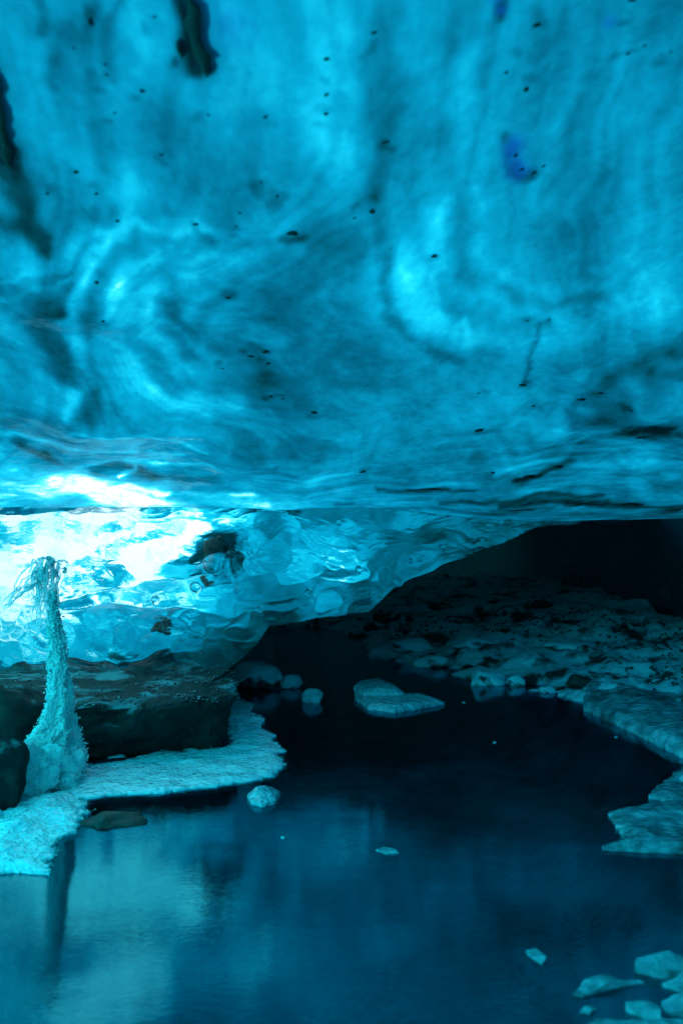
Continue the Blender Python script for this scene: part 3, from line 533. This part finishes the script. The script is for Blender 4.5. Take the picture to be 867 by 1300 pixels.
# ------------------------------------------------------------------ rocks
def build_ledge():
    root = tag(empty('rock_ledge', (-1.2, 4.3, 0)), 'long dark rock ledge with a gravelly top, between the ice wall and the ice shelf', 'rock ledge')
    path = spline([(-3.2, 3.5), (-2.3, 3.85), (-1.6, 4.0), (-1.05, 4.0), (-0.72, 4.06), (-0.50, 4.14), (-0.44, 4.35), (-0.52, 4.8), (-0.66, 5.5), (-0.85, 6.3)], 260)
    tx = np.gradient(path, axis=0); tx /= np.linalg.norm(tx, axis=1)[:, None]; inn = np.stack([-tx[:, 1], tx[:, 0]], -1)
    flat = np.array([-0.35, 0.94]); prof = spline([(0.10, -0.12), (0.06, 0.02), (0.05, 0.12), (0.015, 0.19), (0.0, 0.215), (0.03, 0.235), (0.10, 0.243), (0.25, 0.250), (0.5, 0.255), (0.9, 0.26), (1.3, 0.26)], 90)
    w = sstep(0.05, 0.35, prof[:, 0])[:, None, None]; ins = prof[:, 0][:, None, None]
    P2 = path[None] + ins * (inn[None] * (1 - w) + flat[None, None] * w)
    drop = 1 - 0.5 * sstep(4.5, 6.2, path[:, 1])
    Z = prof[:, 1][:, None] * drop[None] + 0 * P2[..., 0]
    P = np.stack([P2[..., 0], P2[..., 1], Z], -1)
    n = fbm(P[..., 0] * 5, P[..., 1] * 5, P[..., 2] * 7, 5, .55); n2 = fbm(P[..., 0] * 5 + 9, P[..., 1] * 5, P[..., 2] * 6 + 3, 5, .55)
    n3 = noise(P[..., 0] * 2.6, P[..., 1] * 2, P[..., 2] * 6); P[..., 1] += 0.05 * n + .06 * n3 * sstep(.3, .1, Z); P[..., 0] += 0.03 * n2; P[..., 2] += 0.007 * n2 * sstep(0.1, .22, Z)
    o = link('rock_body', grid_mesh('rock_body', P - np.array([-1.2, 4.3, 0])), M['ledge'], root)
    k = rng.integers(0, P.shape[1] * 46, 1500); r_ = 40 + k // P.shape[1]; c_ = k % P.shape[1]
    pts = P[r_, c_] + rng.normal(0, .012, (1500, 3)) * np.array([1, 1, .3]) - np.array([-1.2, 4.3, 0])
    g = link('frost_grit', crystals_mesh('frost_grit', pts, rng.uniform(.003, .008, 1500), 4, 1.0), M['gravel'], root, False); g['kind'] = 'stuff'
build_ledge()

def rock(name, label, cat, px, py, Y, sx, sy, sz, seed, mat, rz=0, z=None, sub=4, rough=.3, facets=7, flat=.55, group=None):
    x, y, zz = at(px, py, Y); o = link(name, rock_mesh(name, sx, sy, sz, seed, sub, rough, facets, flat), M[mat])
    o.location = (x, y, zz if z is None else z); o.rotation_euler[2] = math.radians(rz); return tag(o, label, cat, group)
rock('dark_rock', 'coarse dark rock against the photo edge, beside the upper column of the ice stalagmite', 'rock', 18, 935, 3.95, .17, .14, .17, 3, 'ledge', 20, .09)
rock('dark_rock', 'rounded black rock half buried in ice grains, beside the foot of the ice stalagmite', 'rock', -6, 1040, 3.42, .13, .16, .20, 14, 'ledge', 0, -.03)
rock('boulder', 'smooth frosted boulder at the tip of the ice shelf, under the ice curtain', 'boulder', 318, 876, 5.75, .185, .13, .10, 21, 'frosted_rock', 8, -.01, 4, .22, 8)
rock('stone', 'small knob of frosted stone touching the end of the frosted boulder', 'stone', 371, 876, 5.72, .07, .06, .055, 25, 'frosted_rock', 0, -.005, 3)
rock('round_stone', 'small round ice-capped stone alone in the dark water', 'stone', 397, 890, 5.3, .062, .055, .055, 33, 'floe', 0, -.012, 3, .15, 3)
rock('drowned_stone', 'dark stone just under the water below the ice shelf', 'stone', 142, 1048, 3.22, .15, .08, .045, 40, 'rock', 0, -.045, 4, .45)

# ------------------------------------------------------------------ plates of ice
def plate(name, label, cat, outline, mat, thick=0.04, z=0.0, bumpy=0.01, seed=1, parent=None, group=None, jag=0.008, dome=0.0, world=False, facets=0):
    """A plate of ice with a ragged rim: outline given in photo pixels on the water."""
    W = np.array(outline, float) if world else np.array([on_z(px, py, z + thick)[:2] for px, py in outline])
    n = len(W); Wc = np.concatenate([W, W[:1]]); P = []
    for k in range(n):
        m = max(3, int(np.linalg.norm(Wc[k + 1] - Wc[k]) / 0.012))
        P += [Wc[k] + (Wc[k + 1] - Wc[k]) * t for t in np.linspace(0, 1, m, endpoint=False)]
    P = np.array(P); P += jag * np.stack([fbm(P[:, 0] * 14, P[:, 1] * 40, seed, 3), .6 * fbm(P[:, 0] * 26 + 50, P[:, 1] * 26, seed, 3)], -1)
    import bmesh
    bm = bmesh.new(); vs_ = [bm.verts.new((x, y, 0)) for x, y in P]; es = [bm.edges.new((vs_[k], vs_[(k + 1) % len(vs_)])) for k in range(len(vs_))]
    f = bm.faces.new(vs_); c0 = W.mean(0)
    x0, y0 = P.min(0); x1, y1 = P.max(0); step = 0.014
    for ax, lo, hi in ((0, x0, x1), (1, y0, y1)):
        for q in np.arange(lo + step, hi, step):
            co = (q, 0, 0) if ax == 0 else (0, q, 0); no = (1, 0, 0) if ax == 0 else (0, 1, 0)
            bmesh.ops.bisect_plane(bm, geom=bm.verts[:] + bm.edges[:] + bm.faces[:], plane_co=co, plane_no=no)
    bmesh.ops.triangulate(bm, faces=bm.faces[:])
    me = bpy.data.meshes.new(name); bm.to_mesh(me); bm.free()
    V = np.array([v.co[:] for v in me.vertices]); Fc = [tuple(p.vertices) for p in me.polygons]
    # distance to the rim
    d = np.full(len(V), 9.0)
    for k in range(len(P)):
        a, b = P[k], P[(k + 1) % len(P)]; e = b - a; t = np.clip(((V[:, :2] - a) @ e) / (e @ e + 1e-12), 0, 1); d = np.minimum(d, np.hypot(*(V[:, :2] - a - t[:, None] * e).T))
    rim = d < 1e-4
    top = thick * (0.45 + 0.55 * sstep(0, .03, d)) + bumpy * (fbm(V[:, 0] * 12, V[:, 1] * 12, seed, 5, .6) + .15 * fbm(V[:, 0] * 60, V[:, 1] * 60, seed, 2)) * (0.3 + .7 * sstep(0, .04, d)) + dome * sstep(0, .25, d)
    if facets:
        q = np.random.default_rng(seed); R = np.ptp(P, axis=0).max() / 2; cut = np.full(len(V), 1.0)
        for k in range(facets): th = q.uniform(0, 6.28); cut = np.minimum(cut, q.uniform(.6, .95) - q.uniform(.3, 1.1) * ((V[:, 0] - c0[0]) * math.cos(th) + (V[:, 1] - c0[1]) * math.sin(th)) / R)
        top = top * .25 + thick * 1.3 * np.clip(cut, .12, 1)
    A = V.copy(); A[:, 2] = np.maximum(top, 0.004); B = V.copy(); B[:, 2] = -0.02 - 0.02 * sstep(0, .05, d)
    nV = len(V); FF = [f if (np.cross(V[f[1]] - V[f[0]], V[f[2]] - V[f[0]])[2] > 0) else f[::-1] for f in Fc]; FB = [tuple(v + nV for v in f[::-1]) for f in FF]
    edges = {}
    for f in FF:
        for k in range(3):
            e = (f[k], f[(k + 1) % 3]); edges[e] = 1
    side = [(e[1], e[0], e[0] + nV, e[1] + nV) for e in edges if (e[1], e[0]) not in edges]
    bpy.data.meshes.remove(me)
    off = np.array([c0[0], c0[1], 0.0]); VA = np.concatenate([A, B]) - off
    o = link(name, raw_mesh(name, VA, FF + FB + side), M[mat], parent); o.location = (c0[0], c0[1], z)
    if parent: o.location = (c0[0] - parent.location.x, c0[1] - parent.location.y, z - parent.location.z)
    if label: tag(o, label, cat, group)
    return o, A, off
def sprinkle(root_obj, A, off, n, lo, hi, seed, mat, rise=0.0):
    r = np.random.default_rng(seed); i = r.integers(0, len(A), n); pts = A[i] - off + r.normal(0, .006, (n, 3)) * np.array([1, 1, .35])
    g = link('ice_grains', crystals_mesh('ice_grains', pts, r.uniform(lo, hi, n), seed, 1.3), M[mat], root_obj, False); g['kind'] = 'stuff'

sh, A, off = plate('ice_shelf', 'long frosted ice shelf along the water, bending round the dark rock ledge', 'ice shelf',
    [(88, 1012), (150, 1006), (205, 1003), (262, 996), (318, 988), (350, 980), (362, 968), (352, 955), (364, 948), (342, 938), (350, 930), (328, 921), (335, 910), (316, 902), (322, 893), (304, 886), (296, 872), (284, 861), (274, 866), (281, 885), (288, 915), (297, 944), (262, 950), (200, 957), (150, 964), (85, 975)],
    'shelf', 0.011, 0.001, 0.005, 3, jag=.016)
sprinkle(sh, A, off, 1600, .001, .0035, 7, 'pillar')
sh2, A2, off2 = plate('ice_apron', 'bright sloping apron of frosted ice in front of the stalagmite', 'ice shelf',
    [(-60, 1105), (-20, 1108), (25, 1101), (66, 1104), (55, 1092), (70, 1084), (62, 1072), (84, 1056), (104, 1036), (106, 1014), (90, 1000), (40, 1010), (0, 1030), (-60, 1040)], 'shelf', 0.014, 0.001, 0.009, 9, dome=.035, jag=.02)
sprinkle(sh2, A2, off2, 2000, .001, .004, 8, 'pillar')
plate('ice_fragment', 'small clear ice fragment floating beside the end of the ice shelf', 'ice chunk', [(316, 1003), (330, 995), (345, 993), (355, 1000), (350, 1010), (332, 1014), (320, 1010)], 'floe', .03, 0.0, .014, 12)

# floating slab: a thick tilted plate with a second piece on it
fl, A3, off3 = plate('floating_ice_slab', 'thick pale ice slab floating in the dark channel under the cavern', 'ice slab', [(452, 880), (468, 893), (500, 897), (530, 893), (564, 887), (540, 880), (505, 877), (475, 873), (452, 874)], 'floe', .032, 0.0, .003, 15, jag=.008)
plate('raised_block', None, None, [(449, 868), (462, 875), (490, 875), (512, 874), (500, 865), (482, 859), (455, 863)], 'floe', .035, 0.030, .006, 17, parent=fl, jag=.006)

# plates and chunks along the near bank
plate('ice_slab', 'broad slab of pale ice jutting over the water from the stony bank', 'ice slab', [(764, 1070), (800, 1072), (850, 1074), (930, 1076), (960, 1010), (900, 1004), (850, 1012), (800, 1020), (772, 1026), (780, 1040), (792, 1055), (785, 1063)], 'slab', .018, 0.004, .006, 21)
plate('ice_slab', 'flat icy margin of the bank behind the broad jutting slab', 'ice slab', [(822, 1006), (860, 1016), (930, 1020), (960, 960), (880, 962), (846, 985)], 'slab', .014, 0.004, .006, 23)
plate('shore_ice', 'smooth band of shore ice following the foot of the gravel bank', 'ice slab', [(742, 890), (775, 905), (820, 925), (867, 948), (930, 975), (990, 940), (900, 890), (810, 868), (740, 864)], 'slab', .05, 0.0, .006, 25, dome=.03)
NEAR = [('ice_chunk', 'faceted ice chunk on the bank, topmost of the pieces at the lower corner', [(806, 1214), (840, 1222), (900, 1226), (910, 1204), (850, 1198), (818, 1204)], .05, 31),
        ('ice_chunk', 'ice chunk cut by the photo edge, just below the topmost corner piece', [(840, 1236), (870, 1246), (920, 1250), (920, 1228), (866, 1226)], .04, 33),
        ('ice_chunk', 'wedge of ice with a thin tail, lying apart in the shallows', [(728, 1254), (742, 1256), (765, 1247), (790, 1243), (818, 1239), (812, 1236), (786, 1238), (768, 1233), (745, 1236), (734, 1246)], .025, 35),
        ('ice_chunk', 'angular bright ice chunk between the thin-tailed wedge and the long bottom slab', [(796, 1266), (815, 1276), (838, 1286), (842, 1276), (832, 1262), (810, 1257)], .04, 37),
        ('ice_chunk', 'grey ice lump against the photo edge beside the angular bright chunk', [(842, 1272), (880, 1278), (930, 1272), (920, 1254), (862, 1252), (840, 1260)], .035, 39),
        ('ice_slab', 'long low ice slab running out of the bottom of the picture', [(735, 1300), (760, 1312), (860, 1330), (940, 1320), (920, 1296), (850, 1294), (790, 1290), (755, 1280)], .04, 41),
        ('ice_crumb', 'tiny ice crumb just above the long bottom slab', [(736, 1278), (748, 1280), (756, 1274), (746, 1271)], .02, 43),
        ('ice_crumb', 'lone lit ice flake in open dark water near the corner chunks', [(668, 1206), (678, 1216), (690, 1222), (694, 1214), (680, 1204)], .007, 45),
        ('ice_crumb', 'low ice lump in mid pool, well away from the banks', [(478, 1079), (492, 1084), (506, 1083), (502, 1078), (486, 1076)], .004, 47)]
for nm, lb, ol, th, sd in NEAR:
    pc = plate(nm, lb, nm.replace('_', ' '), ol, 'wet' if sd < 43 else 'slab', th * (.7 if sd < 43 else .6), 0.0, th * .12, sd, group='ice pieces at the near bank' if sd < 43 else None, jag=.004, facets=7)[0]; pc.data.polygons.foreach_set('use_smooth', np.zeros(len(pc.data.polygons), bool))
# ice-capped stones along the far shore
FAR = [('stone', 'pale ice-covered stone at the water, first in the row along the far bank', 548, 846, .13, .06, 51), ('stone', 'long pale ice-covered stone with its foot in the water under the far bank', 617, 862, .14, .07, 52),
       ('stone', 'rounded ice-capped stone beside the long pale one', 655, 868, .06, .05, 53), ('stone', 'small bright stone at the waterline in front of the gravel slope', 694, 877, .045, .035, 54),
       ('stone', 'flat snowy stone halfway up the far bank', 600, 818, .16, .05, 55), ('stone', 'snowy hump on the far bank under the black hollow', 520, 822, .16, .06, 56), ('stone', 'dark bare stone among snow near the bend of the shore', 735, 872, .07, .05, 57),
       ('stone', 'wide snowy stone high on the bank towards the gravel', 720, 838, .2, .05, 58)]
for nm, lb, px, py, sx, sz, sd in FAR:
    Yd = min((EYE - 0.02) * F / (py - CY), 8.5); x = (px - CX) / F * Yd
    for _ in range(8): Yd = (EYE - float(ground_z(np.array([x]), np.array([Yd]))[0].clip(0, .5))) * F / (py - CY); x = (px - CX) / F * Yd
    rock(nm, lb, 'stone', px, py, Yd, sx, sx * .6, sz, sd, 'rock' if sd == 57 else 'frosted_rock', 0, max(0, float(ground_z(np.array([x]), np.array([Yd]))[0])) - .015, 3, .35, 8, group='stones along the far bank')
# loose gravel on the bank and flecks on the water
n = 5000; gx = rng.uniform(0.3, 3.0, n); gy = rng.uniform(2.0, 8.5, n); gz = ground_z(gx, gy); ok = (gz > .03) & (fbm(gx * 1.5, gy * 1.5, 6, 3) > -.15)
g = link('gravel', crystals_mesh('gravel', np.stack([gx, gy, gz], -1)[ok], rng.uniform(.006, .022, ok.sum()), 3, .8), M['gravel'], None, False); tag(g, 'loose dark gravel strewn over the stony bank', 'gravel', kind='stuff')

# ------------------------------------------------------------------ ice stalagmite and the frozen splash on it
def build_stalagmite():
    Y0 = 3.75; root = tag(empty('ice_stalagmite', at(72, 1000, Y0)), 'tall tapering stalagmite of grainy white ice standing on the shore', 'stalagmite')
    off = np.array(root.location)
    prof = spline([(67, 752, 3), (68, 762, 6), (70, 790, 11), (73, 825, 16), (75, 860, 20), (76, 890, 23), (73, 915, 25), (69, 935, 31), (66, 955, 38), (66, 985, 43), (70, 1010, 50), (72, 1030, 56)], 150)
    seg = 84; K, S = np.meshgrid(np.arange(150), np.arange(seg + 1), indexing='ij'); t = 2 * math.pi * S / seg
    cx = (prof[:, 0:1] - CX) / F * Y0; cz = EYE - (prof[:, 1:2] - CY) / F * Y0; r = (0.62 + 0.28 * sstep(850, 960, prof[:, 1:2])) * prof[:, 2:3] / F * Y0
    dx, dy = np.cos(t), np.sin(t); nz = fbm(dx * 2.2 + 3, dy * 2.2, cz * 14, 4, .6); nf = fbm(dx * 9, dy * 9, cz * 60, 3, .6)
    R = r * (1 + .26 * nz) + .004 * nf
    P = np.stack([cx + R * dx, Y0 + R * dy * .9, cz + 0 * R], -1)
    o = link('column', grid_mesh('column', P - off, flip=True), M['pillar'], root)
    q = np.random.default_rng(2); n = 5200; k = (q.random(n) ** .8 * 149).astype(int); s_ = q.integers(0, seg, n)
    g = link('ice_grains', crystals_mesh('ice_grains', P[k, s_] - off + q.normal(0, .004, (n, 3)), q.uniform(.0022, .0065, n), 6, 1.2), M['pillar'], root, False); g['kind'] = 'stuff'
    # the heap of frozen spray at its foot
    V, Fc = ICO[5]; Vh = V * np.array([.17, .13, .20]); Vh = Vh * (1 + .2 * fbm(V[:, 0] * 3, V[:, 1] * 3, V[:, 2] * 3, 4))[:, None] + .008 * fbm(V[:, 0] * 20, V[:, 1] * 20, V[:, 2] * 20, 2)[:, None] * V
    Vh += np.array(at(58, 1010, 3.72)); link('spray_heap', raw_mesh('spray_heap', Vh - off, Fc), M['pillar'], root)
    V2 = V * np.array([.13, .15, .13]); V2 = V2 * (1 + .3 * fbm(V[:, 0] * 3 + 7, V[:, 1] * 3, V[:, 2] * 3, 4))[:, None] + np.array(at(22, 995, 3.62)); link('spray_heap', raw_mesh('spray_heap', V2 - off, Fc), M['pillar'], root)
    al = np.concatenate([Vh, V2]); i = q.integers(0, len(al), 4200)
    g = link('ice_grains', crystals_mesh('ice_grains', al[i] - off + q.normal(0, .006, (4200, 3)), q.uniform(.002, .007, 4200), 9, 1.2), M['pillar'], root, False); g['kind'] = 'stuff'
build_stalagmite()

def build_splash():
    Y0 = 3.75; root = tag(empty('frozen_splash', at(70, 760, Y0)), 'glassy tangle of frozen drips fanning out above the stalagmite tip', 'icicles'); off = np.array(root.location)
    q = np.random.default_rng(8)
    def strand(pts, r0, r1, sd, nm='icicle'):
        P = spline([np.array(at(px, py, Y0 + dy)) for px, py, dy in pts], 34); P += .005 * np.stack([fbm(np.arange(34) * .4 + sd, sd * 3.1, j, 3) for j in range(3)], -1)
        link(nm, tube_mesh(nm, P - off, np.linspace(r0, r1, 34), 9, sd, .55), M['splash'], root)
    strand([(68, 775, 0), (69, 755, 0), (68, 735, 0), (66, 718, 0), (62, 708, 0)], .010, .008, 1, 'stem')
    strand([(74, 768, 0), (73, 745, .01), (72, 725, 0), (76, 712, 0), (86, 714, 0)], .007, .004, 2)
    for k in range(30):
        ex, ey = q.uniform(34, 64), q.uniform(755, 806); sx = q.uniform(42, 76); m = q.uniform(728, 745)
        strand([(sx, q.uniform(706, 730), q.uniform(-.03, .03)), (sx - q.uniform(-3, 12), m, q.uniform(-.04, .04)), ((sx + ex) / 2 - q.uniform(-6, 10), m + 20, q.uniform(-.05, .05)), (ex, ey, q.uniform(-.05, .05))], q.uniform(.0025, .0055), .0012, 10 + k)
    for k in range(9):
        y = 708 + q.uniform(0, 30); strand([(62, y, 0), (44, y + q.uniform(4, 14), -.02), (22, y + q.uniform(14, 36), -.03), (q.uniform(-8, 20), y + q.uniform(28, 52), -.04)], .0045, .0012, 80 + k)
    for k in range(4):
        a = q.uniform(54, 84); y = q.uniform(702, 742); strand([(a, y, 0), (a + q.uniform(-6, 8), y - 5, .01), (a + q.uniform(-10, 12), y + q.uniform(-6, 8), .02)], q.uniform(.004, .008), .002, 120 + k)
build_splash()

# tiny flecks of ice adrift on the water
fme = rock_mesh('ice_fleck', .010, .008, .006, 77, 2, .3, 4, .5); fme.materials.append(M['floe'])
for px, py, lb in ((589, 892, 'tiny pale ice fleck adrift off the pointed end of the floating slab'), (628, 943, 'tiny pale ice fleck alone in the middle of the dark channel'),
                   (782, 936, 'tiny pale ice fleck adrift near the band of shore ice'), (360, 1064, 'tiny pale ice fleck in the near pool below the small clear fragment')):
    o = link('ice_fleck', fme, None); o.location = on_z(px, py, 0.0); o.location.z = -.002; tag(o, lb, 'ice fleck', 'ice flecks on the water')
